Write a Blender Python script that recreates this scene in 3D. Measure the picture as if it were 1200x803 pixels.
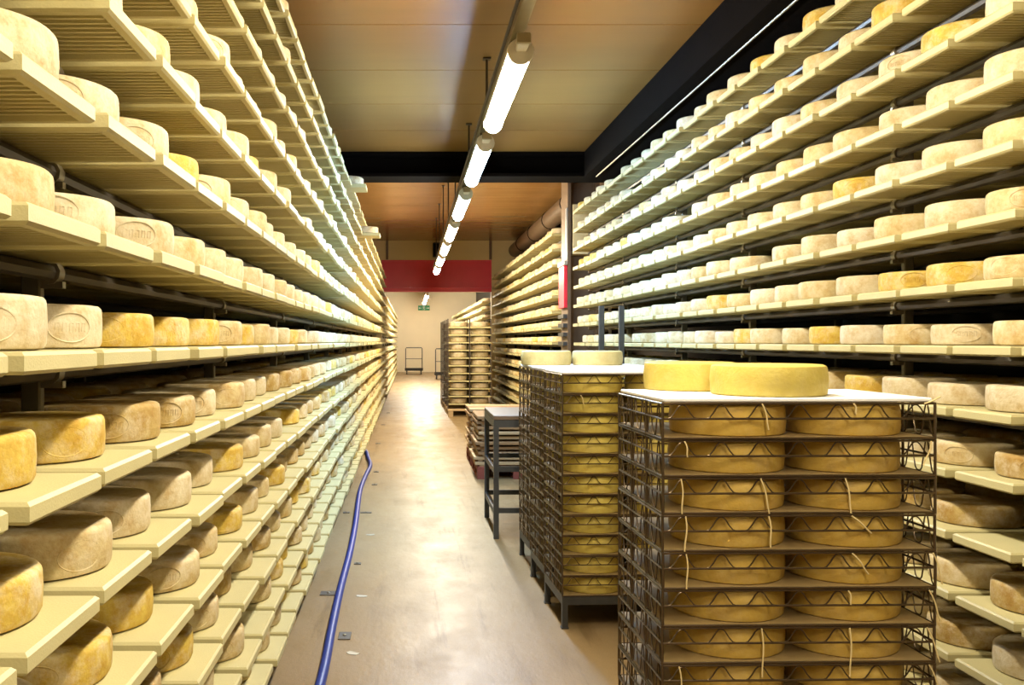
import bpy, math, random
from mathutils import Vector, Matrix
random.seed(11)
for o in list(bpy.data.objects): bpy.data.objects.remove(o)
S = bpy.context.scene
COL = S.collection

# ------------------------------------------------------------------ camera
CAMZ = 1.53
F = 1100.0                                   # focal length in pixels of a 1200 px wide frame
cd = bpy.data.cameras.new('camera'); cam = bpy.data.objects.new('camera', cd); COL.objects.link(cam)
cam.location = (0, 0, CAMZ); cam.rotation_euler = (math.pi/2, 0, 0)
cd.sensor_width = 36.0; cd.lens = 36.0*F/1200.0
cd.shift_x = 120/1200.0; cd.shift_y = -1.5/1200.0
cd.clip_start = 0.05; cd.clip_end = 200
S.camera = cam
# ------------------------------------------------------------------ world + exposure
w = bpy.data.worlds.new('world'); S.world = w; w.use_nodes = True
w.node_tree.nodes['Background'].inputs[0].default_value = (1.0, 0.85, 0.6, 1)
w.node_tree.nodes['Background'].inputs[1].default_value = 0.01
vs = S.view_settings
vs.view_transform = 'Standard'; vs.look = 'None'; vs.gamma = 1.0; vs.use_curve_mapping = False
vs.exposure = 2.05
LAMP_POWER = 34.0
LAMP_WARM = (1.0, 0.895, 0.70)
LAMP_COOL = (0.50, 0.86, 1.38)
LAMP_MID = (0.72, 0.92, 1.15)
# ------------------------------------------------------------------ materials
def nodes(name):
    m = bpy.data.materials.new(name); m.use_nodes = True
    nt = m.node_tree; b = nt.nodes['Principled BSDF']
    return m, nt, b
def plain(name, col, rough=0.6, metal=0.0, noise=0.0, scale=12.0, bump=0.0, bscale=40.0, stretch=(1,1,1), spec=0.5):
    m, nt, b = nodes(name)
    b.inputs['Base Color'].default_value = (*col, 1); b.inputs['Roughness'].default_value = rough
    b.inputs['Metallic'].default_value = metal; b.inputs['Specular IOR Level'].default_value = spec
    if noise or bump:
        tc = nt.nodes.new('ShaderNodeTexCoord'); mp = nt.nodes.new('ShaderNodeMapping'); mp.inputs['Scale'].default_value = stretch
        nt.links.new(tc.outputs['Object'], mp.inputs['Vector'])
    if noise:
        n = nt.nodes.new('ShaderNodeTexNoise'); n.inputs['Scale'].default_value = scale; n.inputs['Detail'].default_value = 5
        nt.links.new(mp.outputs[0], n.inputs['Vector'])
        mx = nt.nodes.new('ShaderNodeMix'); mx.data_type = 'RGBA'
        mx.inputs['A'].default_value = (*[c*(1-noise) for c in col], 1)
        mx.inputs['B'].default_value = (*[min(1, c*(1+noise)) for c in col], 1)
        nt.links.new(n.outputs['Fac'], mx.inputs['Factor']); nt.links.new(mx.outputs['Result'], b.inputs['Base Color'])
    if bump:
        n2 = nt.nodes.new('ShaderNodeTexNoise'); n2.inputs['Scale'].default_value = bscale; n2.inputs['Detail'].default_value = 4
        nt.links.new(mp.outputs[0], n2.inputs['Vector'])
        bp = nt.nodes.new('ShaderNodeBump'); bp.inputs['Strength'].default_value = bump; bp.inputs['Distance'].default_value = 0.01
        nt.links.new(n2.outputs['Fac'], bp.inputs['Height']); nt.links.new(bp.outputs[0], b.inputs['Normal'])
    return m
def cheese_mat(name, attr, patch=0.72, rough=0.75, bloom=0.62):
    """rind: own tint times blotches, pale mould bloom, fine pits; tint from the object's colour or a colour attribute"""
    m, nt, b = nodes(name); L = nt.links
    if attr:
        src = nt.nodes.new('ShaderNodeAttribute'); src.attribute_name = 'tint'; tint = src.outputs['Color']
        geo = nt.nodes.new('ShaderNodeNewGeometry'); vec = geo.outputs['Position']
    else:
        src = nt.nodes.new('ShaderNodeObjectInfo'); tint = src.outputs['Color']
        geo = nt.nodes.new('ShaderNodeNewGeometry'); vec = geo.outputs['Position']
    n = nt.nodes.new('ShaderNodeTexNoise'); n.inputs['Scale'].default_value = 17; n.inputs['Detail'].default_value = 8; n.inputs['Roughness'].default_value = 0.74
    L.new(vec, n.inputs['Vector'])
    r = nt.nodes.new('ShaderNodeValToRGB'); r.color_ramp.elements[0].position = 0.36; r.color_ramp.elements[1].position = 0.66
    r.color_ramp.elements[0].color = (1-patch*0.38, 1-patch*0.58, 1-patch*0.85, 1); r.color_ramp.elements[1].color = (1.0, 1.0, 1.0, 1)
    L.new(n.outputs['Fac'], r.inputs['Fac'])
    mul = nt.nodes.new('ShaderNodeMix'); mul.data_type = 'RGBA'; mul.blend_type = 'MULTIPLY'; mul.inputs['Factor'].default_value = 1
    L.new(tint, mul.inputs['A']); L.new(r.outputs['Color'], mul.inputs['B'])
    n2 = nt.nodes.new('ShaderNodeTexNoise'); n2.inputs['Scale'].default_value = 12; n2.inputs['Detail'].default_value = 8; n2.inputs['Roughness'].default_value = 0.75
    L.new(vec, n2.inputs['Vector'])
    r2 = nt.nodes.new('ShaderNodeValToRGB'); r2.color_ramp.elements[0].position = 0.46; r2.color_ramp.elements[1].position = 0.66
    r2.color_ramp.elements[0].color = (0,0,0,1); r2.color_ramp.elements[1].color = (bloom, bloom, bloom, 1)
    L.new(n2.outputs['Fac'], r2.inputs['Fac'])
    mx = nt.nodes.new('ShaderNodeMix'); mx.data_type = 'RGBA'; mx.inputs['B'].default_value = (0.64, 0.57, 0.42, 1)
    L.new(r2.outputs['Color'], mx.inputs['Factor']); L.new(mul.outputs['Result'], mx.inputs['A'])
    L.new(mx.outputs['Result'], b.inputs['Base Color'])
    b.inputs['Roughness'].default_value = rough; b.inputs['Specular IOR Level'].default_value = 0.25
    n3 = nt.nodes.new('ShaderNodeTexNoise'); n3.inputs['Scale'].default_value = 90; n3.inputs['Detail'].default_value = 3
    L.new(vec, n3.inputs['Vector'])
    bp = nt.nodes.new('ShaderNodeBump'); bp.inputs['Strength'].default_value = 0.5; bp.inputs['Distance'].default_value = 0.004
    L.new(n3.outputs['Fac'], bp.inputs['Height']); L.new(bp.outputs[0], b.inputs['Normal'])
    return m
def lamp_mat(name, col, power):
    m, nt, b = nodes(name)
    b.inputs['Base Color'].default_value = (0.9, 0.9, 0.88, 1)
    b.inputs['Emission Color'].default_value = (*col, 1); b.inputs['Emission Strength'].default_value = power
    return m
def floor_mat():
    m, nt, b = nodes('epoxy_floor'); L = nt.links
    tc = nt.nodes.new('ShaderNodeTexCoord')
    def noise(scale, st, det=6, rg=0.6):
        mp = nt.nodes.new('ShaderNodeMapping'); mp.inputs['Scale'].default_value = st; L.new(tc.outputs['Object'], mp.inputs['Vector'])
        n = nt.nodes.new('ShaderNodeTexNoise'); n.inputs['Scale'].default_value = scale; n.inputs['Detail'].default_value = det; n.inputs['Roughness'].default_value = rg
        L.new(mp.outputs[0], n.inputs['Vector']); return n.outputs['Fac']
    def ramp(fac, p0, p1, c0, c1):
        r = nt.nodes.new('ShaderNodeValToRGB'); r.color_ramp.elements[0].position = p0; r.color_ramp.elements[1].position = p1
        r.color_ramp.elements[0].color = c0; r.color_ramp.elements[1].color = c1; L.new(fac, r.inputs['Fac']); return r.outputs['Color']
    base = ramp(noise(1.1, (1, 0.5, 1)), 0.3, 0.7, (0.22, 0.145, 0.065, 1), (0.29, 0.20, 0.095, 1))
    speck = ramp(noise(160, (1, 1, 1), 2), 0.35, 0.62, (0.82, 0.82, 0.82, 1), (1, 1, 1, 1))
    track = ramp(noise(9, (1, 0.07, 1), 4, 0.7), 0.56, 0.68, (1, 1, 1, 1), (0.74, 0.70, 0.62, 1))
    def mul(a, c):
        x = nt.nodes.new('ShaderNodeMix'); x.data_type = 'RGBA'; x.blend_type = 'MULTIPLY'; x.inputs['Factor'].default_value = 1
        L.new(a, x.inputs['A']); L.new(c, x.inputs['B']); return x.outputs['Result']
    L.new(mul(mul(base, speck), track), b.inputs['Base Color'])
    L.new(ramp(noise(3.5, (1, 0.5, 1), 7, 0.7), 0.3, 0.75, (0.33, 0.33, 0.33, 1), (0.56, 0.56, 0.56, 1)), b.inputs['Roughness'])
    b.inputs['Specular IOR Level'].default_value = 0.3
    bp = nt.nodes.new('ShaderNodeBump'); bp.inputs['Strength'].default_value = 0.12; bp.inputs['Distance'].default_value = 0.01
    L.new(noise(30, (1, 0.5, 1), 5), bp.inputs['Height']); L.new(bp.outputs[0], b.inputs['Normal'])
    return m
M = dict(
 floor = floor_mat(),
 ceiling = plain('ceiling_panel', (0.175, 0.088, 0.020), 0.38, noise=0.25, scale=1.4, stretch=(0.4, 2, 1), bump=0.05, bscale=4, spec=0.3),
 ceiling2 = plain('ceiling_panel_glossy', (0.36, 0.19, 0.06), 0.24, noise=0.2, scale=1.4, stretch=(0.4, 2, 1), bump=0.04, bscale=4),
 seam = plain('ceiling_backing', (0.10, 0.08, 0.05), 0.8),
 darkwall = plain('dark_wall', (0.03, 0.023, 0.015), 0.9, noise=0.2, scale=3),
 cream = plain('cream_wall', (0.80, 0.70, 0.50), 0.7, noise=0.06, scale=2),
 lintel = plain('cream_lintel', (0.74, 0.58, 0.30), 0.6, noise=0.08, scale=2),
 beam = plain('dark_steel', (0.0030, 0.0018, 0.0010), 0.9, noise=0.3, scale=5, spec=0.03),
 red = plain('red_paint', (0.80, 0.024, 0.055), 0.35, noise=0.1, scale=3),
 board = plain('pale_plastic_board', (0.50, 0.44, 0.215), 0.5, noise=0.07, scale=9, bump=0.12, bscale=220, spec=0.35),
 tube = plain('dark_tube', (0.075, 0.062, 0.048), 0.4, 0.5, noise=0.2),
 upright = plain('grey_upright', (0.16, 0.14, 0.10), 0.5, 0.4, noise=0.2),
 clamp = plain('clamp_metal', (0.30, 0.26, 0.18), 0.35, 0.8),
 cheese = cheese_mat('washed_rind', False),
 cheese_far = cheese_mat('washed_rind_far', True),
 young = cheese_mat('young_rind', False, patch=0.28, rough=0.5, bloom=0.12),
 stamp = cheese_mat('rind_stamp', False, patch=0.6, bloom=0.5),
 wire = plain('tray_wire', (0.12, 0.085, 0.05), 0.32, 0.85, noise=0.3, scale=30),
 sheet = plain('tray_sheet', (0.36, 0.25, 0.10), 0.5, 0.1, noise=0.2, scale=10),
 lid = plain('white_sheet', (0.82, 0.81, 0.78), 0.45, noise=0.03, scale=6),
 tie = plain('twine', (0.66, 0.52, 0.24), 0.7),
 steel = plain('grey_steel', (0.075, 0.078, 0.08), 0.4, 0.6, noise=0.25, scale=14),
 steeltop = plain('worn_steel_top', (0.17, 0.115, 0.075), 0.45, 0.2, noise=0.2, scale=10),
 hose = plain('blue_rubber', (0.007, 0.024, 0.20), 0.45, noise=0.25, scale=60),
 plate = plain('floor_metal', (0.10, 0.09, 0.08), 0.45, 0.6),
 paper = plain('pale_scrap', (0.45, 0.42, 0.34), 0.7),
 rail = plain('galvanised_rail', (0.34, 0.28, 0.17), 0.4, 0.5, noise=0.15),
 rod = plain('dark_rod', (0.05, 0.035, 0.025), 0.5, 0.4),
 housing = plain('lamp_housing', (0.62, 0.58, 0.50), 0.45),
 cap = plain('lamp_cap', (0.55, 0.52, 0.47), 0.4),
 warm = lamp_mat('warm_tube', LAMP_WARM, LAMP_POWER),
 cool = lamp_mat('cool_tube', LAMP_COOL, LAMP_POWER*1.5),
 far = lamp_mat('far_tube', LAMP_WARM, LAMP_POWER*2.2),
 bay = lamp_mat('middle_bay_tube', (1.0, 0.87, 0.64), LAMP_POWER*1.35),
 mid = lamp_mat('neutral_tube', LAMP_MID, LAMP_POWER),
 wood = plain('weathered_wood', (0.27, 0.15, 0.06), 0.7, noise=0.3, scale=4, stretch=(1, 8, 8)),
 palewood = plain('pale_wood', (0.44, 0.30, 0.15), 0.65, noise=0.2, scale=4, stretch=(1, 8, 8)),
 redwood = plain('red_brown_pallet', (0.22, 0.05, 0.03), 0.7, noise=0.25, scale=6),
 brown = plain('brown_steel', (0.16, 0.10, 0.055), 0.5, 0.2, noise=0.2, scale=4),
 silver = plain('silver_trim', (0.62, 0.62, 0.62), 0.3, 0.7),
 black = plain('black_plastic', (0.012, 0.011, 0.010), 0.5),
 green = plain('exit_green', (0.02, 0.24, 0.09), 0.5),
 white = plain('exit_white', (0.85, 0.88, 0.80), 0.5),
)
# ------------------------------------------------------------------ mesh helpers
class MB:
    def __init__(s): s.v = []; s.f = []
    def add(s, vs_, fs_):
        n = len(s.v); s.v += [tuple(p) for p in vs_]; s.f += [tuple(i+n for i in f) for f in fs_]; return s
    def box(s, x0, x1, y0, y1, z0, z1, bev=0.0, rot=0.0, piv=None):
        if bev <= 0:
            v = [(x,y,z) for z in (z0,z1) for y in (y0,y1) for x in (x0,x1)]
            f = [(0,2,3,1),(4,5,7,6),(0,1,5,4),(2,6,7,3),(0,4,6,2),(1,3,7,5)]
        else:
            b = bev; v = []; f = []
            def ring(xa, xb, ya, yb, z, c):
                return [(xa+c,ya,z),(xb-c,ya,z),(xb,ya+c,z),(xb,yb-c,z),(xb-c,yb,z),(xa+c,yb,z),(xa,yb-c,z),(xa,ya+c,z)]
            v += ring(x0+b,x1-b,y0+b,y1-b,z0,b*.5); v += ring(x0,x1,y0,y1,z0+b,b); v += ring(x0,x1,y0,y1,z1-b,b); v += ring(x0+b,x1-b,y0+b,y1-b,z1,b*.5)
            f.append(tuple(range(7,-1,-1))); f.append(tuple(range(24,32)))
            for k in range(3):
                for i in range(8): j=(i+1)%8; f.append((k*8+i,k*8+j,k*8+8+j,k*8+8+i))
        if rot:
            cx, cy = piv or ((x0+x1)/2,(y0+y1)/2); c, sn = math.cos(rot), math.sin(rot)
            v = [(cx+(x-cx)*c-(y-cy)*sn, cy+(x-cx)*sn+(y-cy)*c, z) for x,y,z in v]
        return s.add(v, f)
    def tube(s, pts, r, n=6, closed=False):
        pts = [Vector(p) for p in pts]; m = len(pts); v = []; f = []
        up = None
        for i, p in enumerate(pts):
            if closed: t = (pts[(i+1)%m]-pts[i-1])
            else: t = pts[min(i+1,m-1)]-pts[max(i-1,0)]
            t.normalize()
            if up is None: up = t.orthogonal().normalized()
            else:
                up = up - t*up.dot(t)
                up = up.normalized() if up.length > 1e-6 else t.orthogonal().normalized()
            b = t.cross(up)
            for k in range(n):
                a = 2*math.pi*k/n; v.append(p+up*(r*math.cos(a))+b*(r*math.sin(a)))
        seg = m if closed else m-1
        for i in range(seg):
            j = (i+1)%m
            for k in range(n): l=(k+1)%n; f.append((i*n+k, i*n+l, j*n+l, j*n+k))
        if not closed:
            f.append(tuple(range(n-1,-1,-1))); f.append(tuple((m-1)*n+k for k in range(n)))
        return s.add(v, f)
    def lathe(s, prof, n=24, cx=0, cy=0, wob=None):
        """prof: (r, z) from bottom to top"""
        v = []; f = []
        for r, z in prof:
            for k in range(n):
                a = 2*math.pi*k/n; rr = r*(1+(wob(a) if wob else 0)); v.append((cx+rr*math.cos(a), cy+rr*math.sin(a), z))
        for i in range(len(prof)-1):
            for k in range(n): l=(k+1)%n; f.append((i*n+k, i*n+l, (i+1)*n+l, (i+1)*n+k))
        f.append(tuple(range(n-1,-1,-1))); q=(len(prof)-1)*n; f.append(tuple(q+k for k in range(n)))
        return s.add(v, f)
    def mesh(s, name, mat, smooth=False):
        me = bpy.data.meshes.new(name); me.from_pydata([tuple(p) for p in s.v], [], s.f); me.update()
        me.materials.append(mat)
        if smooth:
            me.polygons.foreach_set('use_smooth', [True]*len(me.polygons))
            try: me.set_sharp_from_angle(angle=math.radians(40))
            except Exception: pass
        return me
    def build(s, name, mat, parent=None, smooth=False, loc=(0,0,0), rz=0):
        return link(name, s.mesh(name, mat, smooth), parent, loc, rz)
def link(name, me, parent=None, loc=(0,0,0), rz=0):
    o = bpy.data.objects.new(name, me); COL.objects.link(o); o.location = loc; o.rotation_euler = (0,0,rz)
    if parent: o.parent = parent
    return o
def tag(o, label, cat, group=None, kind=None):
    o['label'] = label; o['category'] = cat
    if group: o['group'] = group
    if kind: o['kind'] = kind
    return o
def thing(name, label, cat, loc=(0,0,0), rz=0, group=None):
    return tag(link(name, None, None, loc, rz), label, cat, group)
def struct(o): o['kind'] = 'structure'; return o
def copy_tree(o, parent=None):
    c = o.copy(); COL.objects.link(c); c.parent = parent
    for ch in [x for x in KIDS.get(o.name, [])]: copy_tree(ch, c)
    return c
KIDS = {}
def reg(root):
    for o in bpy.data.objects:
        if o.parent: KIDS.setdefault(o.parent.name, [])
    def rec(o):
        KIDS[o.name] = [x for x in bpy.data.objects if x.parent == o]
        for x in KIDS[o.name]: rec(x)
    rec(root)

# ------------------------------------------------------------------ the room
RX0, RX1, RY0, RY1 = -1.75, 3.30, -4.0, 46.6
CE1, CE2 = CAMZ+2.0, CAMZ+2.52
YB = 9.9; YP = 23.5
struct(MB().box(RX0-.2, RX1+.2, RY0-.2, RY1+.2, -.1, 0).build('floor', M['floor']))
struct(MB().box(RX0-.2, RX0, RY0, RY1, 0, CE2+.1).build('wall_left', M['darkwall']))
struct(MB().box(RX1, RX1+.2, RY0, RY1, 0, CE2+.1).build('wall_right', M['darkwall']))
struct(MB().box(RX0, RX1, RY1, RY1+.2, 0, CE2+.1).build('wall_back', M['cream']))
struct(MB().box(RX0, RX1, RY0-.2, RY0, 0, CE2+.1).build('wall_front', M['cream']))
def ceiling(name, y0, y1, z, n, mat='ceiling'):
    c = struct(MB().box(RX0, RX1, y0, y1, z+.025, z+.08).build(name, M['seam']))
    st = (y1-y0)/n
    me = MB().box(RX0+.005, RX1-.005, .004, st-.004, 0, .025, .003).mesh('ceiling_panel', M[mat])
    for i in range(n): link('ceiling_panel', me, c, (0, y0+i*st, z))
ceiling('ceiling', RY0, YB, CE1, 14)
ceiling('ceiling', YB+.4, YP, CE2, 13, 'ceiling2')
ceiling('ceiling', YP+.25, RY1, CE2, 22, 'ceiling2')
p = MB()
p.box(RX0, -.70, YP, YP+.25, 0, CE2); p.box(2.05, RX1, YP, YP+.25, 0, CE2); p.box(-.70, 2.05, YP, YP+.25, 3.56, CE2)
struct(p.build('wall_partition', M['lintel']))
# transverse dark beam and the face between the two ceilings
o = thing('steel_beam', 'dark steel beam crossing the aisle under the ceiling', 'beam', (0, YB, 3.27))
MB().box(RX0, RX1, 0, .4, .0, .03).build('flange', M['beam'], o)
MB().box(RX0, RX1, .16, .24, .03, CE2-3.27).build('web', M['beam'], o)
MB().box(RX0, RX1, 0, .4, .23, .26).build('flange', M['beam'], o)
MB().box(RX0, RX1, .4-.02, .4, .03, .23).build('cover_strip', M['beam'], o)
o = thing('steel_beam', 'dark longitudinal steel beam above the rack behind the wire trays', 'beam', (0, 0, 3.26))
MB().box(1.84, 2.22, RY0+.01, YB-.01, .0, .03).build('flange', M['beam'], o)
MB().box(1.84, 1.88, RY0+.01, YB-.01, .03, .265).build('web', M['beam'], o)
MB().box(2.18, 2.22, RY0+.01, YB-.01, .03, .265).build('web', M['beam'], o)
o = MB().tube([(1.95, RY0+.1, 3.25), (1.95, YB-.1, 3.25)], .007, 8).build('conduit_pipe', M['clamp'], None, True)
tag(o, 'thin bright conduit pipe under the dark longitudinal beam', 'pipe')
# red beam over the opening
o = thing('red_steel_beam', 'red painted steel beam over the opening to the far room', 'beam', (0, YP, 2.77))
MB().box(-.70, 2.05, .0, .06, .03, .76).build('web', M['red'], o)
MB().box(-.70, 2.05, -.05, -.0005, .10, .13).build('flange', M['red'], o)
MB().box(-.70, 2.05, -.02, .25, .76, .79).build('flange', M['red'], o)
MB().box(-.70, 2.05, .0, .25, -.0, .03).build('flange', M['red'], o)
for x in (-.56, 2.02):
    tag(MB().box(x-.03, x+.03, YP-.06, YP-.002, 3.57, CE2-.002).build('lintel_post', M['brown']), 'thin brown post against the cream wall above the red beam', 'post', 'posts on the cream lintel')
# duct along the right of the second bay
pts = [(2.62, YB+.7, 3.78), (2.62, YP-.25, 3.78)]
o = thing('air_duct', 'dark round duct below the second ceiling, beside the far rack', 'duct')
MB().tube(pts, .17, 16).build('pipe', M['brown'], o, True)
for i in range(6):
    y = YB+1.2+i*2.1; MB().tube([(2.62, y-.02, 3.78), (2.62, y+.02, 3.78)], .18, 16).build('joint_ring', M['beam'], o, True)
MB().tube([(2.2, YB+.44, 3.9), (2.2, YB+.5, 3.6), (2.3, YB+.55, 3.42), (2.5, YB+.62, 3.55), (2.62, YB+.7, 3.78)], .035, 8).build('feed_pipe', M['beam'], o, True)

# ------------------------------------------------------------------ lamps
LX, LZ = .545, CAMZ+1.42
LL = 1.56
starts = [-2.15, 0.0, 2.12, 4.59, 6.72, 9.05, 11.3, 13.4, 15.5, 17.6]
def rail(y0, y1, segs, label):
    r = thing('light_rail', label, 'rail', (LX, y0, 3.075))
    MB().box(-.03, .03, 0, y1-y0, 0, .006).box(-.03, -.024, 0, y1-y0, .006, .045).box(.024, .03, 0, y1-y0, .006, .045).build('channel', M['rail'], r)
    MB().tube([(-.045, 0, .03), (-.045, y1-y0, .03)], .009, 6).build('cable', M['rod'], r)
    for y, zt in segs:
        h = MB().tube([(0, y-y0, .006), (0, y-y0, zt-3.075)], .0085, 8).build('hanger_rod', M['rod'], r, True)
        MB().box(-.028, .028, y-y0-.028, y-y0+.028, zt-3.075-.012, zt-3.075-.001, .003).build('ceiling_foot', M['rod'], h)
        MB().tube([(0, y-y0, .05), (0, y-y0, .10)], .015, 8).build('turnbuckle', M['rod'], h, True)
rail(-3.6, 20.0, [(y, CE1) for y in (-2.5, -.3, 1.9, 4.1, 6.63, 8.63)]+[(y, CE2) for y in (11.2, 13.2, 15.2, 17.2, 19.2)], 'long metal rail carrying the row of tube lamps')
rail(27.8, 35.4, [(y, CE2) for y in (28.0, 30.4, 32.7, 35.2)], 'metal lamp rail in the far room beyond the red beam')
def lamp(y, mat, label, group, z=LZ):
    t = thing('tube_lamp', label, 'lamp', (LX, y, z), 0, group)
    n = 10; r = .056
    v = []; f = []
    for yy in (.03, LL-.03):
        for k in range(n+1):
            a = math.pi + math.pi*k/n; v.append((r*math.cos(a), yy, r*1.15*math.sin(a)))
    for k in range(n): f.append((k, k+1, n+2+k, n+1+k))
    MB().add(v, f).build('diffuser', mat, t, True)
    MB().box(-.058, .058, .03, LL-.03, .001, .055, .012).build('housing', M['housing'], t)
    for yy in (0, LL-.03):
        MB().lathe([(.04, 0), (.064, .004), (.066, .015), (.064, .029), (.05, .0299)], 16).build('end_cap', M['cap'], t, True, (0, yy, .002)).rotation_euler = (-math.pi/2, 0, 0)
    for yy in (.25, LL-.25):
        MB().box(-.022, .022, yy-.02, yy+.02, .055, .124).build('bracket', M['rod'], t)
    b = MB().box(-.028, .028, -.11, .0, -.005, .045, .006).build('cable_block', M['housing'], t)
    MB().box(-.034, .034, -.125, -.10, .0, .05, .004).build('clip', M['rail'], b)
for i, y in enumerate(starts):
    c = i in (4, 5)
    if c: lamp(y, M['cool'] if i == 4 else M['mid'], 'tube lamp hung from the rail beside the dark cross beam, cool white glow', 'cool tube lamps')
    elif y < 8: lamp(y, M['warm'], 'tube lamp on the rail, hung before the dark cross beam, warm glow', 'tube lamps before the cross beam')
    else: lamp(y, M['bay'], 'tube lamp on the rail between the dark cross beam and the red beam', 'tube lamps of the middle bay')
for y in (28.4, 30.9, 33.4):
    lamp(y, M['far'], 'tube lamp on the rail in the far room beyond the red beam', 'rail lamps of the far room')
for y in (25.5, 33.0, 38.0, 43.0):  # added lamps, hidden behind the red beam, to brighten the far wall
    lamp(y, M['far'], 'added tube lamp, out of sight under the far room ceiling to brighten it', 'added unseen lamps of the far room', CE2-.125)

# ------------------------------------------------------------------ racks and cheese wheels
A, B, B2 = .57, 1.96, 2.05
PIT, PW, TH, LV, BL = .375, .325, .035, .2245, 1.0
def zlev(k): return CAMZ-.016+LV*k
SIT = .0008
def board_mesh(sgn):
    """pale board: rounded edges, hollow ribbed underside; sgn -1 lies to -x, +1 to +x, front end at x=0, top at z=0"""
    m = MB(); b = .006
    x0, x1 = (0, BL); y0, y1 = (-PW/2, PW/2)
    def ring(i, z):
        return [(x0+i, y0+i, z), (x1-i, y0+i, z), (x1-i, y1-i, z), (x0+i, y1-i, z)]
    rs = [ring(b, 0), ring(0, -b), ring(0, -TH+b), ring(b, -TH), ring(.022, -TH), ring(.028, -TH+.018)]
    v = sum(rs, []); f = [(0,1,2,3)]
    for k in range(len(rs)-1):
        for i in range(4): j=(i+1)%4; f.append((k*4+i, k*4+4+i, k*4+4+j, k*4+j))
    q = (len(rs)-1)*4; f.append((q+3,q+2,q+1,q))
    m.add(v, f)
    nr = 9
    for i in range(nr):
        y = y0+.028+(PW-.056)*(i+1)/(nr+1); m.box(.028, x1-.028, y-.004, y+.004, -TH+.004, -TH+.0185)
    if sgn < 0:
        m.v = [(-x, y, z) for x,y,z in m.v]; m.f = [tuple(reversed(t)) for t in m.f]
    return m.mesh('shelf_board', M['board'])
def far_board(m, sgn, x, y, z):
    xa, xb = sorted((x, x+sgn*BL)); m.box(xa, xb, y-PW/2, y+PW/2, z-TH, z)
PALE=(.58,.515,.35); CREAM=(.56,.465,.25); YEL=(.58,.43,.085); TAN=(.44,.325,.12); WHITE=(.62,.57,.45)
TN = {PALE:'pale', CREAM:'cream-coloured', YEL:'golden yellow', TAN:'tan-brown', WHITE:'chalk-white'}
def wheel_prof(R, H, e=.012):
    return [(R-e*1.3, 0), (R-e*.35, e*.3), (R, e), (R+.0015, H*.5), (R, H-e*1.1), (R-e*.15, H-e*.55), (R-e*.6, H-e*.12), (R-e*1.5, H), (R*.5, H+.0005)]
WR, WH = .160, .085
WM = []
for s in range(5):
    rr = random.Random(s)
    ph = [rr.uniform(0, 6.28) for _ in range(3)]
    wb = lambda a, ph=ph: .008*math.sin(2*a+ph[0])+.005*math.sin(3*a+ph[1])+.003*math.sin(7*a+ph[2])
    WM.append(MB().lathe(wheel_prof(WR, WH*(.94+.035*s)), 44, wob=wb).mesh('round_cheese', M['cheese'], True))
def stamp_mesh(R, H):
    """oval brand pressed into the rind: a raised ring and a few raised marks wrapped round the side"""
    m = MB()
    def at(u, v): a = u/R; return ((R+.0010)*math.cos(a), (R+.0010)*math.sin(a), H*.5+v)
    m.tube([at(.052*math.cos(t), .029*math.sin(t)) for t in [i*2*math.pi/28 for i in range(28)]], .0017, 5, True)
    for i in range(5):
        u = -.032+i*.016; m.tube([at(u-.004, -.008), at(u-.003, .009), at(u+.005, .008), at(u+.004, -.009)], .0011, 4)
    return m.mesh('rind_stamp', M['stamp'], True)
STAMP = stamp_mesh(WR, WH)
def far_template(n=20):
    m = MB().lathe([(WR-.012, 0), (WR, .009), (WR, WH-.012), (WR-.014, WH)], n); return m.v, m.f
FT = far_template()
rnd = random.Random(5)
cands = []                    # (visible size, rack, level, x, y, z, tint, scale)
def tint(rack, k, y):
    u = rnd.random()
    if rack == 'hose':
        if k >= 1: c = PALE if u < .55 else CREAM if u < .85 else YEL
        elif k == 0: c = YEL if 2.05 < y < 6 and u < .6 else PALE if u < .7 else CREAM
        else: c = CREAM if u < .38 else PALE if u < .58 else TAN if u < .78 else YEL
    else:
        c = PALE if u < .5 else CREAM if u < .78 else YEL if u < .88 else WHITE
        if k <= -2: c = CREAM if u < .4 else TAN if u < .8 else PALE  # deeper tints on low shelves put the shadow there into the rind colour
    return c
def fill(rack, face, sgn, y0, n, kmin, kmax, pulled={}):
    out = []
    for i in range(n):
        y = y0+(i+.5)*PIT
        for k in range(kmin, kmax+1):
            pj = rnd.uniform(-.008, .008)+pulled.get((i, k), 0)
            out.append((i, k, y, pj))
            d = rnd.uniform(.008, .035) if k >= 1 else rnd.uniform(.03, .07)
            cx = face+sgn*(d+WR)-sgn*pj if False else face+sgn*(d+WR-pj)
            sc = rnd.uniform(.92, 1.0)
            cy = y+rnd.uniform(-.008, .008)
            if rnd.random() > (.03 if y < 12 else .06) and (rack, i, k) != ('tray', 3, -3):
                px = 480+F*cx/cy if cy > .3 else -999; py = 400-F*(zlev(k)-CAMZ)/cy if cy > .3 else -999
                vis = 0
                if -170 < px < 1330 and -30 < py < 900:
                    vis = min(F*2*WR/cy, F*abs(face)*PIT/cy**2)*F*WH/cy
                cands.append((vis, rack, k, cx, cy, zlev(k)+SIT, tint(rack, k, cy), sc))
            if y < 13 and rnd.random() > .1:
                cands.append((0, rack, k, face+sgn*(d+WR*3+.03), y+rnd.uniform(-.008, .008), zlev(k)+SIT, tint(rack, k, cy), rnd.uniform(.92, 1.0)))
    return out
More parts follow.
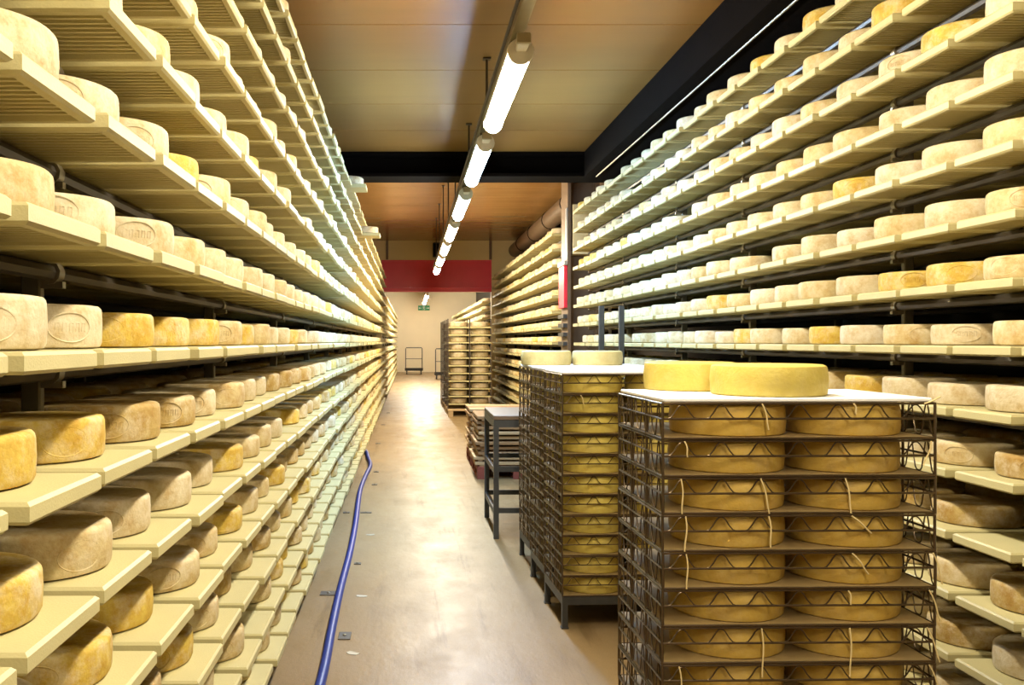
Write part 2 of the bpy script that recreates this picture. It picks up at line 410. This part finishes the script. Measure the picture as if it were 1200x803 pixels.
def rack(name, label, face, sgn, y0, n, kmin, kmax, single, posts, boards, up_off=.24):
    t = thing(name, label, 'rack', (face, y0, 0))
    me = board_mesh(sgn) if single else None
    mb = MB()
    for i, k, y, pj in boards:
        if i < single: link('shelf_board', me, t, (-sgn*pj, y-y0, zlev(k)))
        else: far_board(mb, sgn, -sgn*pj, y-y0, zlev(k))
    if mb.v:
        o = mb.build('shelf_board', M['board'], t); o['kind'] = 'stuff'
    length = n*PIT
    tm = MB().tube([(0, 0, 0), (0, length, 0)], .019, 8).mesh('support_tube', M['tube'], True)
    um = MB().box(-.022, .022, -.014, .014, 0, zlev(kmax)-TH+.03, .004).mesh('upright', M['upright'])
    cm = MB().tube([(0, -.016, 0), (0, .016, 0)], .027, 10).box(-.030, .030, -.01, .01, -.035, -.02).mesh('clamp', M['clamp'], True)
    for j, off in enumerate((up_off, up_off+.55)):
        ups = []
        for y in [y0+round((q-y0)/PIT)*PIT for q in posts]: ups.append(link('upright', um, t, (sgn*(off+.0415), y-y0, 0)))
        for k in range(kmin, kmax+1):
            zt = zlev(k)-TH-.0195
            link('support_tube', tm, t, (sgn*off, 0, zt))
            if j == 0:
                for u, y in zip(ups, posts):
                    if y < 13: link('clamp', cm, u, (-sgn*.0415, 0, zt))
    return t
KMIN, KMAX = -6, 7
n1 = 59; y1 = .62
pl = {(int((11.75-y1)/PIT), 6): .20, (int((9.55-y1)/PIT), 7): .14}
b1 = fill('hose', -A, -1, y1, n1, KMIN, KMAX, pl)
rack('cheese_rack', 'long tall cheese rack with pale boards beside the blue hose', -A, -1, y1, n1, KMIN, KMAX, 21,
     [2.09+1.87*i for i in range(11)], b1)
yR = 1.9; nR = 25
b2 = fill('tray', B, 1, yR, nR, KMIN, KMAX)
rack('cheese_rack', 'tall cheese rack with pale boards behind the stacked wire trays', B, 1, yR, nR, KMIN, KMAX, 21,
     [2.27+1.8*i for i in range(5)], b2, .20)
b3 = fill('far', B2, 1, 13.5, 26, KMIN, KMAX)
rack('cheese_rack', 'distant cheese rack between the brown column and the red beam', B2, 1, 13.5, 26, KMIN, KMAX, 0, [13.6+1.8*i for i in range(6)], b3)
b4 = fill('far', -A, -1, 24.2, 56, KMIN, 5)
rack('cheese_rack', 'cheese rack in the far room, on the same side as the blue hose', -A, -1, 24.2, 56, KMIN, 5, 0, [24.4+2.1*i for i in range(10)], b4)
b5 = fill('far', 2.0, 1, 26.0, 50, KMIN, 5)
rack('cheese_rack', 'cheese rack in the far room, behind the tiered stands', 2.0, 1, 26.0, 50, KMIN, 5, 0, [26.2+2.1*i for i in range(9)], b5)

cands.sort(key=lambda c: -c[0])
ORD = ['lowest','second','third','fourth','fifth','sixth','seventh','eighth','ninth','tenth','eleventh','twelfth','thirteenth','topmost']
for n, (vis, rk, k, x, y, z, tc, sc) in enumerate(cands[:300]):
    side = 'rack beside blue hose' if rk == 'hose' else 'rack behind wire trays'
    lv = ORD[k-KMIN]
    o = link('round_cheese', WM[rnd.randrange(5)], None, (x, y, z), rnd.uniform(0, 6.28))
    o.scale = (sc, sc, 1); o.color = (*tc, 1)
    st = rk == 'hose' and y < 3.6 and rnd.random() < .7 or rk == 'tray' and y < 4.6 and rnd.random() < .3
    nm = TN[tc]+(' oval-stamped' if st else '')
    where = '%s shelf from the floor, %s' % (lv, side) if lv not in ('lowest', 'topmost') else '%s shelf of the %s' % (lv, side)
    tag(o, '%s cheese wheel, %s' % (nm, where), 'cheese', '%s wheels, %s shelf, %s' % (nm, lv, side))
    if st:
        ang = math.atan2(-y, -x)+rnd.uniform(-.1, .7)*(1 if rk == 'hose' else -1)
        s = link('rind_stamp', STAMP, o, (0, 0, 0), ang-o.rotation_euler.z); s.color = o.color
v = []; f = []; cl = []
for vis, rk, k, x, y, z, tc, sc in cands[300:]:
    n = len(v); v += [(x+p[0]*sc, y+p[1]*sc, z+p[2]) for p in FT[0]]; f += [tuple(i+n for i in q) for q in FT[1]]
    j = rnd.uniform(.9, 1.06); cl += [c for _ in FT[0] for c in (min(1, tc[0]*j), min(1, tc[1]*j), min(1, tc[2]*j), 1)]
me = bpy.data.meshes.new('distant_cheese_wheels'); me.from_pydata(v, [], f); me.materials.append(M['cheese_far'])
me.polygons.foreach_set('use_smooth', [True]*len(me.polygons)); me.set_sharp_from_angle(angle=math.radians(50))
at_ = me.color_attributes.new('tint', 'FLOAT_COLOR', 'POINT'); at_.data.foreach_set('color', cl)
o = link('distant_cheese_wheels', me)
tag(o, 'rows of smaller distant cheese wheels filling the rack boards', 'cheese', kind='stuff')

# ------------------------------------------------------------------ wire trays with young wheels
TW, TD, TP = .79, .51, .1075
def make_tray():
    t = thing('wire_tray', 'wire tray', 'tray')
    r = .0036; x0, x1, y0, y1 = -TW/2, TW/2, -TD/2, TD/2
    MB().box(x0+.006, x1-.006, y0+.006, y1-.006, .0045, .0062).build('tray_sheet', M['sheet'], t)
    def rect(z, i=0.0): return [(x0+i, y0+i, z), (x1-i, y0+i, z), (x1-i, y1-i, z), (x0+i, y1-i, z)]
    def rectm(m, z, i=0):
        q = rect(z, i)
        for a in range(4): m.tube([q[a], q[(a+1)%4]], r, 6)
        return m
    bf = rectm(MB(), .0036)
    for i in range(1, 6): x = x0+TW*i/6; bf.tube([(x, y0, .0022), (x, y1, .0022)], .0020, 5)
    bf.build('base_frame', M['wire'], t, True)
    rectm(MB(), TP-.0038, .0).build('rim_rod', M['wire'], t, True)
    rectm(MB(), .060).build('middle_rod', M['wire'], t, True)
    def wave(p0, p1, per, off, zs=lambda z: z):
        p0 = Vector(p0); p1 = Vector(p1); d = p1-p0; n = max(1, round(d.length/per)); pts = []
        for i in range(n):
            for s, z in ((.0,.060),(.12,.0605),(.20,.064),(.29,.076),(.38,.092),(.44,.0985),(.50,.1005),(.56,.0985),(.62,.092),(.71,.076),(.80,.064),(.88,.0605)):
                q = p0+d*((i+s)/n); pts.append((q.x+off[0], q.y+off[1], zs(z)))
        return MB().tube(pts, .0022, 5)
    wave((x0,y0,0), (x1,y0,0), .107, (0,0)).build('wave_wire', M['wire'], t, True)
    wave((x0,y1,0), (x1,y1,0), .107, (0,0)).build('wave_wire', M['wire'], t, True)
    wave((x0,y0,0), (x0,y1,0), .085, (0,0), lambda z: .008+(z-.06)/.0405*.0925).build('wave_wire', M['wire'], t, True)
    wave((x1,y0,0), (x1,y1,0), .085, (0,0), lambda z: .008+(z-.06)/.0405*.0925).build('wave_wire', M['wire'], t, True)
    for sx in (x0, x1):
        for j in range(4):
            y = y0+TD*j/3
            MB().tube([(sx, y, .0), (sx, y, TP-.001)], .0042, 6).build('post', M['wire'], t, True)
    return t
def make_base():
    t = thing('stack_base', 'base', 'base')
    x0, x1, y0, y1 = -TW/2, TW/2, -TD/2, TD/2; z = .172
    m = MB()
    m.box(x0, x1, y0, y0+.03, z-.045, z-.001); m.box(x0, x1, y1-.03, y1, z-.045, z-.001)
    m.box(x0, x0+.03, y0+.03, y1-.03, z-.045, z-.001); m.box(x1-.03, x1, y0+.03, y1-.03, z-.045, z-.001)
    m.build('base_frame', M['steel'], t)
    for sx in (x0, x1-.03):
        for sy in (y0, y1-.03):
            l = MB().box(sx, sx+.03, sy, sy+.03, .008, z-.045).build('leg', M['steel'], t)
            MB().box(sx-.004, sx+.034, sy-.004, sy+.034, 0, .008).build('foot', M['steel'], l)
    return t
tray0 = make_tray(); reg(tray0); base0 = make_base(); reg(base0)
used = [0, 0]
YR, YH = .170, .093
YM = []
for s in range(3):
    ph = s*1.7
    YM.append(MB().lathe([(YR-.007, 0), (YR-.002, .003), (YR, .009), (YR+.003, YH*.5), (YR, YH-.014), (YR-.003, YH-.005), (YR-.014, YH), (YR*.5, YH)], 48,
              wob=lambda a, ph=ph: .006*math.sin(2*a+ph)+.003*math.sin(5*a+2*ph)).mesh('young_cheese', M['young'], True))
YGOLD = (.56, .375, .075); YLEM = (.58, .475, .11); YPALE = (.60, .55, .29)
def tie(tr, x, y, ztop, zlen, dx):
    m = MB(); n = 6; pts = []
    for i in range(n+1):
        q = i/n; pts.append((x+dx*q+.003*math.sin(q*5), y-.0065-.002*math.sin(q*3.1), ztop-zlen*q))
    return m.tube(pts, .0024, 5).build('twine_tie', M['tie'], tr, True)
TORD = ['first','second','third','fourth','fifth','sixth','seventh','eighth','ninth','tenth','eleventh']
def stack(cx, cy, rz, n, offs, col, which, group, ties=(), seed=0, ncol=2):
    rr = random.Random(seed)
    R = Matrix.Rotation(rz, 4, 'Z')
    b = base0 if not used[0] else copy_tree(base0); used[0] += 1
    b.location = (cx, cy, 0); b.rotation_euler.z = rz
    tag(b, 'low steel base on legs under %s' % which, 'base', 'stack bases')
    trays = []
    for i in range(n):
        t = tray0 if not used[1] else copy_tree(tray0); used[1] += 1
        t.location = (cx+rr.uniform(-.002,.002), cy+rr.uniform(-.002,.002), .172+i*TP); t.rotation_euler.z = rz
        tag(t, '%s wire tray counted from the floor in %s' % (TORD[i], which), 'tray', group); trays.append(t)
        for ox in offs:
            p = R @ Vector((ox+rr.uniform(-.003, .003), rr.uniform(-.0765, -.070), 0))
            o = link('young_cheese', YM[rr.randrange(3)], None, (cx+p.x, cy+p.y, .172+i*TP+.0065), rr.uniform(0, 6.28))
            s = rr.uniform(.975, 1.0); o.scale = (s, s, rr.uniform(.93, 1.0)); j = rr.uniform(.88, 1.05)
            o.color = (col[0]*j, col[1]*j, col[2]*j, 1)
            tag(o, 'golden cheese, %s tray from floor, %s, %s side' % (TORD[i], which, 'aisle' if ox < 0 else 'rack'), 'cheese', 'wheels in %s' % which)
    lid = MB().box(-TW/2+.004, TW/2-.004, -TD/2+.004, TD/2-.004, 0, .012, .003).build('cover_board', M['lid'], None, False, (cx, cy, .172+n*TP), rz)
    tag(lid, 'white cover board lying on top of %s' % which, 'board', 'white cover boards')
    for (i, x, zl, dx) in ties: tie(trays[i], x, -TD/2, TP-.004, zl, dx)
    return .172+n*TP+.012
NS = 11
TIES = [(10,.02-.13,.075,.022),(10,.155,.03,.01),(9,-.335,.045,.012),(8,-.345,.10,.006),(8,-.115,.10,.028),(8,.13,.10,.02),(7,-.33,.10,.0),(7,-.09,.09,.008),(7,.15,.05,.06),
        (6,-.33,.10,.004),(6,.15,.06,.05),(5,.14,.04,.01),(4,-.11,.14,.005),(4,.145,.14,.004),(3,-.35,.10,.01),(6,.385,.09,.03),(5,.375,.09,.035),(4,.37,.10,.04),(3,.375,.10,.04),(9,.38,.07,-.02),(10,.36,-.02,.05)]
zt = stack(1.115, 2.955, math.radians(1.2), NS, (-.148, .205), YGOLD, 'the lone wire stack', 'wire trays standing apart', TIES, 1)
for (x, y, lab) in ((1.225, 2.97, 'thick yellow cheese wheel on the white board, beside another, twine trays below'), (1.03, 3.03, '')):
    pass
o = link('young_cheese', YM[0], None, (1.103, 2.89, zt+.0003), .3); o.color = (*YLEM, 1)
tag(o, 'whole yellow cheese wheel on the white cover, overlapping the wheel behind', 'cheese')
o = link('young_cheese', YM[1], None, (.975, 3.06+.115, zt), 1.3); o.color = (*YLEM, 1); o.scale = (.9,.9,1)
o.location = (.952, 3.187, zt+.0003)
tag(o, 'yellow cheese wheel on the white cover, partly hidden by another wheel', 'cheese')
NAMES = ['the wire stack facing the lone one', 'the middle stack of three', 'the wire stack beside the table']
for i, cy in enumerate((5.26, 5.88, 6.50)):
    zt2 = stack(1.195, cy, math.radians(2.5), NS, (-.195, .165), (.66, .53, .115), NAMES[i], 'wire trays in the row of three', [(9,-.3,.05,.02),(6,.05,.07,.01)] if i == 0 else (), 20+i)  # brighter yellow tint paints the cool light onto these wheels
for x, lab in ((.92, 'pale yellow cheese wheel on the cover of the wire stack beside the table, aisle side'), (1.275, 'pale yellow cheese wheel on the cover of the wire stack beside the table, rack side')):
    o = link('young_cheese', YM[2], None, (x+.025, 6.50, zt2+.0003), x); o.color = (*YPALE, 1); o.scale = (1.0, 1.0, 1.05); tag(o, lab, 'cheese')

# ------------------------------------------------------------------ steel table beside the stacks
t = thing('steel_table', 'grey steel frame table with worn top beside the wire stacks', 'table', (.65, 7.25, 0))
W_, D_, H_ = .62, .92, .955
MB().box(0, W_, 0, D_, H_-.035, H_, .004).build('table_top', M['steeltop'], t)
m = MB(); e = .0005
m.box(0, W_, 0, .035, H_-.09, H_-.035-e); m.box(0, W_, D_-.035, D_, H_-.09, H_-.035-e); m.box(0, .035, .035, D_-.035, H_-.09, H_-.035-e); m.box(W_-.035, W_, .035, D_-.035, H_-.09, H_-.035-e)
m.build('apron', M['steel'], t)
for x in (0, W_-.04):
    for y in (0, D_-.04): MB().box(x, x+.04, y, y+.04, 0, H_-.09).build('leg', M['steel'], t)
for z in (.18, .50):
    for x in (0, W_-.04): MB().box(x+.004, x+.036, .04, D_-.04, z, z+.045).build('side_rail', M['steel'], t)
    MB().box(.04, W_-.04, .004, .036, z+.02, z+.06).build('cross_rail', M['steel'], t)
    MB().box(.04, W_-.04, D_-.036, D_-.004, z+.02, z+.06).build('cross_rail', M['steel'], t)
# two slim grey posts of a roll frame before the rack
t = thing('roll_frame', 'empty grey steel frame with two upright posts standing before the rack', 'frame', (1.62, 8.0, 0))
for x in (0.015, .185): MB().box(x-.022, x+.022, -.022, .022, .06, 1.83, .004).build('post', M['steel'], t)
MB().box(-.03, .23, -.03, .03, .03, .06).build('foot_bar', M['steel'], t)
for x in (-.01, .21):
    for s in (-.24, .24): MB().lathe([(.02, 0), (.03, .004), (.03, .026), (.02, .03)], 12, x, s).build('foot_pad', M['black'], t, True)
    MB().box(x-.015, x+.015, -.26, .26, .0302, .055).build('foot_rail', M['steel'], t)

# ------------------------------------------------------------------ low wooden stacks on red pallets
def pallet(x, y, w_, d_, mat, label, group=None):
    t = thing('pallet', label, 'pallet', (x, y, 0), 0, group)
    for i in range(5): MB().box(0+.0, w_, i*(d_-.12)/4, i*(d_-.12)/4+.12, .118, .14, .003).build('deck_board', mat, t)
    for bx in (0, w_/2-.05, w_-.1):
        MB().box(bx, bx+.1, 0, d_, .096, .1175).build('stringer', mat, t)
        for by in (0, d_/2-.05, d_-.1): MB().box(bx, bx+.1, by, by+.1, .0225, .0955).build('block', mat, t)
        MB().box(bx, bx+.1, 0, d_, 0, .022).build('runner', mat, t)
    return t
rr = random.Random(3)
for j, y in enumerate((10.4, 11.5)):
    pallet(.75, y, .9, .9, M['redwood'], 'red-brown pallet under the low stack of wooden boards', 'red-brown pallets')
    for i in range(10):
        dx, dy = rr.uniform(-.04, .02), rr.uniform(-.03, .03)
        m = MB()
        m.box(0, .86, 0, .20, .0, .040, .004); m.box(0, .86, .215, .415, .0, .040, .004); m.box(0, .86, .43, .63, 0, .040, .004); m.box(0, .86, .645, .84, 0, .040, .004)
        t = thing('wooden_tray', 'wooden slatted tray in the low pile behind the steel table', 'tray', (.75+dx, y+dy, .1402+i*.0565), 0, 'wooden trays piled on red pallets')
        for q in range(4): MB().box(0, .86, q*.215, q*.215+.2, .016, .050, .004).build('slat', M['palewood'] if rr.random() < .5 else M['wood'], t)
        for q in (.05, .75): MB().box(q, q+.05, 0, .845, 0, .0155).build('batten', M['wood'], t)

# ------------------------------------------------------------------ tall tiered stands with wheels
def tier_stand(x, y, which, cheeses):
    pallet(x-.02, y-.35, .92, 1.25, M['palewood'], 'pale wooden pallet under %s' % which, 'pale pallets')
    t = thing('tiered_stand', 'tall stand of %s' % which if False else 'tall dark stand of closely spaced boards, %s' % which, 'stand', (x, y, .1402))
    bm_ = MB().box(.0, .425, 0, .80, 0, .024, .003).mesh('tier_board', M['board'])
    for px in (-.012, .435, .87):
        for py in (.0, .78): MB().box(px-.011, px+.011, py+.001, py+.021, 0, 1.85).build('post', M['rod'], t)
    for i in range(11):
        z = .08+i*.158
        for bx in (.001, .4465): link('tier_board', bm_, t, (bx+rr.uniform(-.0005, .0005), rr.uniform(-.02, .0)-.005, z))
        for c in range(2):
            o = link('round_cheese', WM[rr.randrange(5)], None, (x+.2135+c*.4455, y+.19+rr.uniform(-.01, .03), .1402+z+.0285), rr.uniform(0, 6))
            o.scale = (1.12, 1.12, 1.25); o.color = (*((.56, .48, .34) if rr.random() < .7 else PALE), 1)
            tag(o, 'pale cheese wheel on a board of %s' % which, 'cheese', 'wheels in %s' % which)
            if cheeses:
                o2 = o.copy(); COL.objects.link(o2); o2.location.y += .40; o2['label'] = 'pale cheese wheel on a board of %s' % which
    zz = .1402+.08+11*.158-.02
tier_stand(.80, 19.3, 'the tiered stand behind the wooden trays', False)
tier_stand(.79, 20.75, 'the second tiered stand, towards the red beam', False)
tier_stand(.78, 22.1, 'the last tiered stand, next to the red beam', False)
for i, (x, y) in enumerate(((1.0, 19.5), (1.36, 19.48))):
    pass

# ------------------------------------------------------------------ brown column between the racks
t = thing('steel_column', 'brown steel column between the near and far racks', 'column', (1.98, 11.75, 0))
MB().box(.0, .04, 0, .5, 0, CE2-.002).build('flange', M['brown'], t)
MB().box(.04, .36, .2, .26, 0, CE2-.002).build('web', M['brown'], t)
MB().box(.36, .40, 0, .5, 0, CE2-.002).build('flange', M['brown'], t)
MB().box(.06, .34, -.03, -.002, 2.62, 3.24).box(.06, .34, -.002, .199, 2.62, 2.66).build('pale_panel', M['lintel'], t)
MB().box(-.016, -.0005, -.01, .10, 2.55, 3.20).build('silver_edge', M['silver'], t)
MB().box(-.045, -.0005, .02, .44, 1.95, 2.48, .006).build('red_box', M['red'], t)
b = MB().box(-.05, -.0005, -.0, .48, 2.485, 2.54, .005).build('silver_cap', M['silver'], t)
m = MB()
for i in range(9): MB().box(-.05, -.0005, .04, .46, .9+i*.115, .9+i*.115+.05).build('ladder_rung', M['steel'], t)
# ------------------------------------------------------------------ speaker, exit sign, trolleys
t = thing('loudspeaker', 'black box loudspeaker mounted on the cream wall above the red beam', 'speaker', (.70, YP-.23, 3.62))
MB().box(-.12, .12, 0, .2, 0, .36, .012).build('cabinet', M['black'], t)
MB().box(-.10, .10, -.008, -.0005, .03, .33, .003).build('grille', M['beam'], t)
MB().box(-.03, .03, .2005, .228, .12, .24).build('wall_bracket', M['beam'], t)
t = thing('exit_sign', 'green emergency exit sign with white running figure on the far wall', 'sign', (.71, RY1-.04, 3.06))
MB().box(-.29, .29, 0, .038, 0, .24, .006).build('sign_panel', M['green'], t)
g = MB(); y0, y1_ = -.004, -.0005
g.box(-.055, .045, y0, y1_, .02, .03).box(.04, .05, y0, y1_, .02, .21).box(-.055, -.045, y0, y1_, .10, .21).box(-.055, .05, y0, y1_, .20, .21)
g.build('door_symbol', M['white'], t)
g = MB().box(-.012, .012, y0, y1_, .165, .19)
for a, b_ in (((0,.16),(-.012,.10)), ((-.012,.10),(.02,.075)), ((.02,.075),(.012,.04)), ((-.012,.10),(-.035,.07)), ((-.035,.07),(-.06,.065)), ((0,.15),(.028,.12)), ((0,.15),(-.03,.135))):
    g.tube([(a[0], -.0025, a[1]), (b_[0], -.0025, b_[1])], .006, 4)
g.build('running_figure', M['white'], t)
for sx in (-1, 1):
    g = MB().box(sx*.17-.05, sx*.17+.05, y0, y1_, .105, .125)
    g.add([(sx*.22, y0, .075), (sx*.26, y0, .115), (sx*.22, y0, .155), (sx*.22, y1_, .075), (sx*.26, y1_, .115), (sx*.22, y1_, .155)], [(0,1,2),(3,5,4),(0,3,4,1),(1,4,5,2),(2,5,3,0)])
    g.build('arrow', M['white'], t)
def trolley(x, y, label, rz=0):
    t = thing('platform_trolley', label, 'trolley', (x, y, 0), rz)
    MB().box(-.42, .42, 0, .9, .17, .22, .01).build('platform', M['black'], t)
    MB().box(-.42, .42, -.002, .03, .22, .30).build('toe_board', M['black'], t)
    hp = [(-.38, .05, .2205), (-.38, .05, 1.18), (-.35, .05, 1.23), (.35, .05, 1.23), (.38, .05, 1.18), (.38, .05, .2205)]
    MB().tube(hp, .02, 8).build('push_handle', M['steel'], t, True)
    MB().tube([(-.36, .05, .72), (.36, .05, .72)], .014, 8).build('cross_tube', M['steel'], t, True)
    for sx in (-.33, .33):
        for y in (.12, .78):
            MB().tube([(sx-.02, y, .075), (sx+.02, y, .075)], .075, 14).build('wheel', M['black'], t, True)
            MB().box(sx-.03, sx+.03, y-.03, y+.03, .12, .17).build('castor_fork', M['steel'], t)
trolley(.20, 43.2, 'dark platform trolley with tube handle parked at the far wall')
trolley(1.42, 37.5, 'tube-handled trolley half hidden behind the tiered stands', 0)

# ------------------------------------------------------------------ hose, floor fittings
def bez(pts, n=10):
    out = []; P = [Vector(p) for p in pts]; P = [P[0]*2-P[1]]+P+[P[-1]*2-P[-2]]
    for i in range(1, len(P)-2):
        for j in range(n):
            t = j/n; a, b, c, d = P[i-1:i+3]
            out.append(.5*((2*b)+(c-a)*t+(2*a-5*b+4*c-d)*t*t+(3*b-a-3*c+d)*t**3))
    out.append(P[-2]); return out
hz = .024
hp = bez([(-.36,.5,hz),(-.40,2.0,hz),(-.40,3.2,hz),(-.392,4.2,hz),(-.408,4.95,hz),(-.42,5.7,hz),(-.425,6.7,hz),(-.445,7.7,hz),(-.478,8.7,hz),(-.50,9.6,hz),(-.49,10.6,hz),(-.475,11.4,hz),(-.54,12.2,hz),(-.59,12.8,hz),(-.70,13.3,hz)])
o = MB().tube(hp, .0235, 10).build('water_hose', M['hose'], None, True); tag(o, 'long blue rubber hose lying on the floor along the rack', 'hose')
def floor_at(px, py): y = F*CAMZ/(py-400.0); return ((px-480)*y/F, y)
for px, py, w_, d_ in ((385,696,.10,.09),(404,746,.065,.12),(429,601,.10,.05),(406,601,.06,.05),(419,661,.05,.05),(405,661,.03,.05),(439,568,.06,.10),(441,553,.06,.10),(443,520,.08,.1),(449,498,.08,.1),(455,484,.08,.1)):
    x, y = floor_at(px, py)
    t = thing('floor_plate', 'small dark metal plate fixed to the floor near the blue hose', 'plate', (x, y, 0), 0, 'metal plates near the hose')
    MB().box(-w_/2, w_/2, -d_/2, d_/2, 0, .006, .002).build('base_plate', M['plate'], t)
    MB().lathe([(.010, .006), (.010, .010), (.006, .012)], 8).build('bolt', M['clamp'], t)
for px, py in ((400,766),(413,699),(426,627)):
    x, y = floor_at(px, py); x += .055
    o = MB().add([(-.02,-.03,0),(.005,-.034,0),(.022,-.01,0),(.015,.03,0),(-.015,.034,0),(-.02,-.03,.002),(.005,-.034,.002),(.022,-.01,.002),(.015,.03,.002),(-.015,.034,.002)],
        [(4,3,2,1,0),(5,6,7,8,9),(0,1,6,5),(1,2,7,6),(2,3,8,7),(3,4,9,8),(4,0,5,9)]).build('paper_scrap', M['paper'], None, False, (x, y, .0002), px)
    tag(o, 'pale scrap stuck to the floor beside the blue hose', 'scrap', 'pale scraps by the hose')
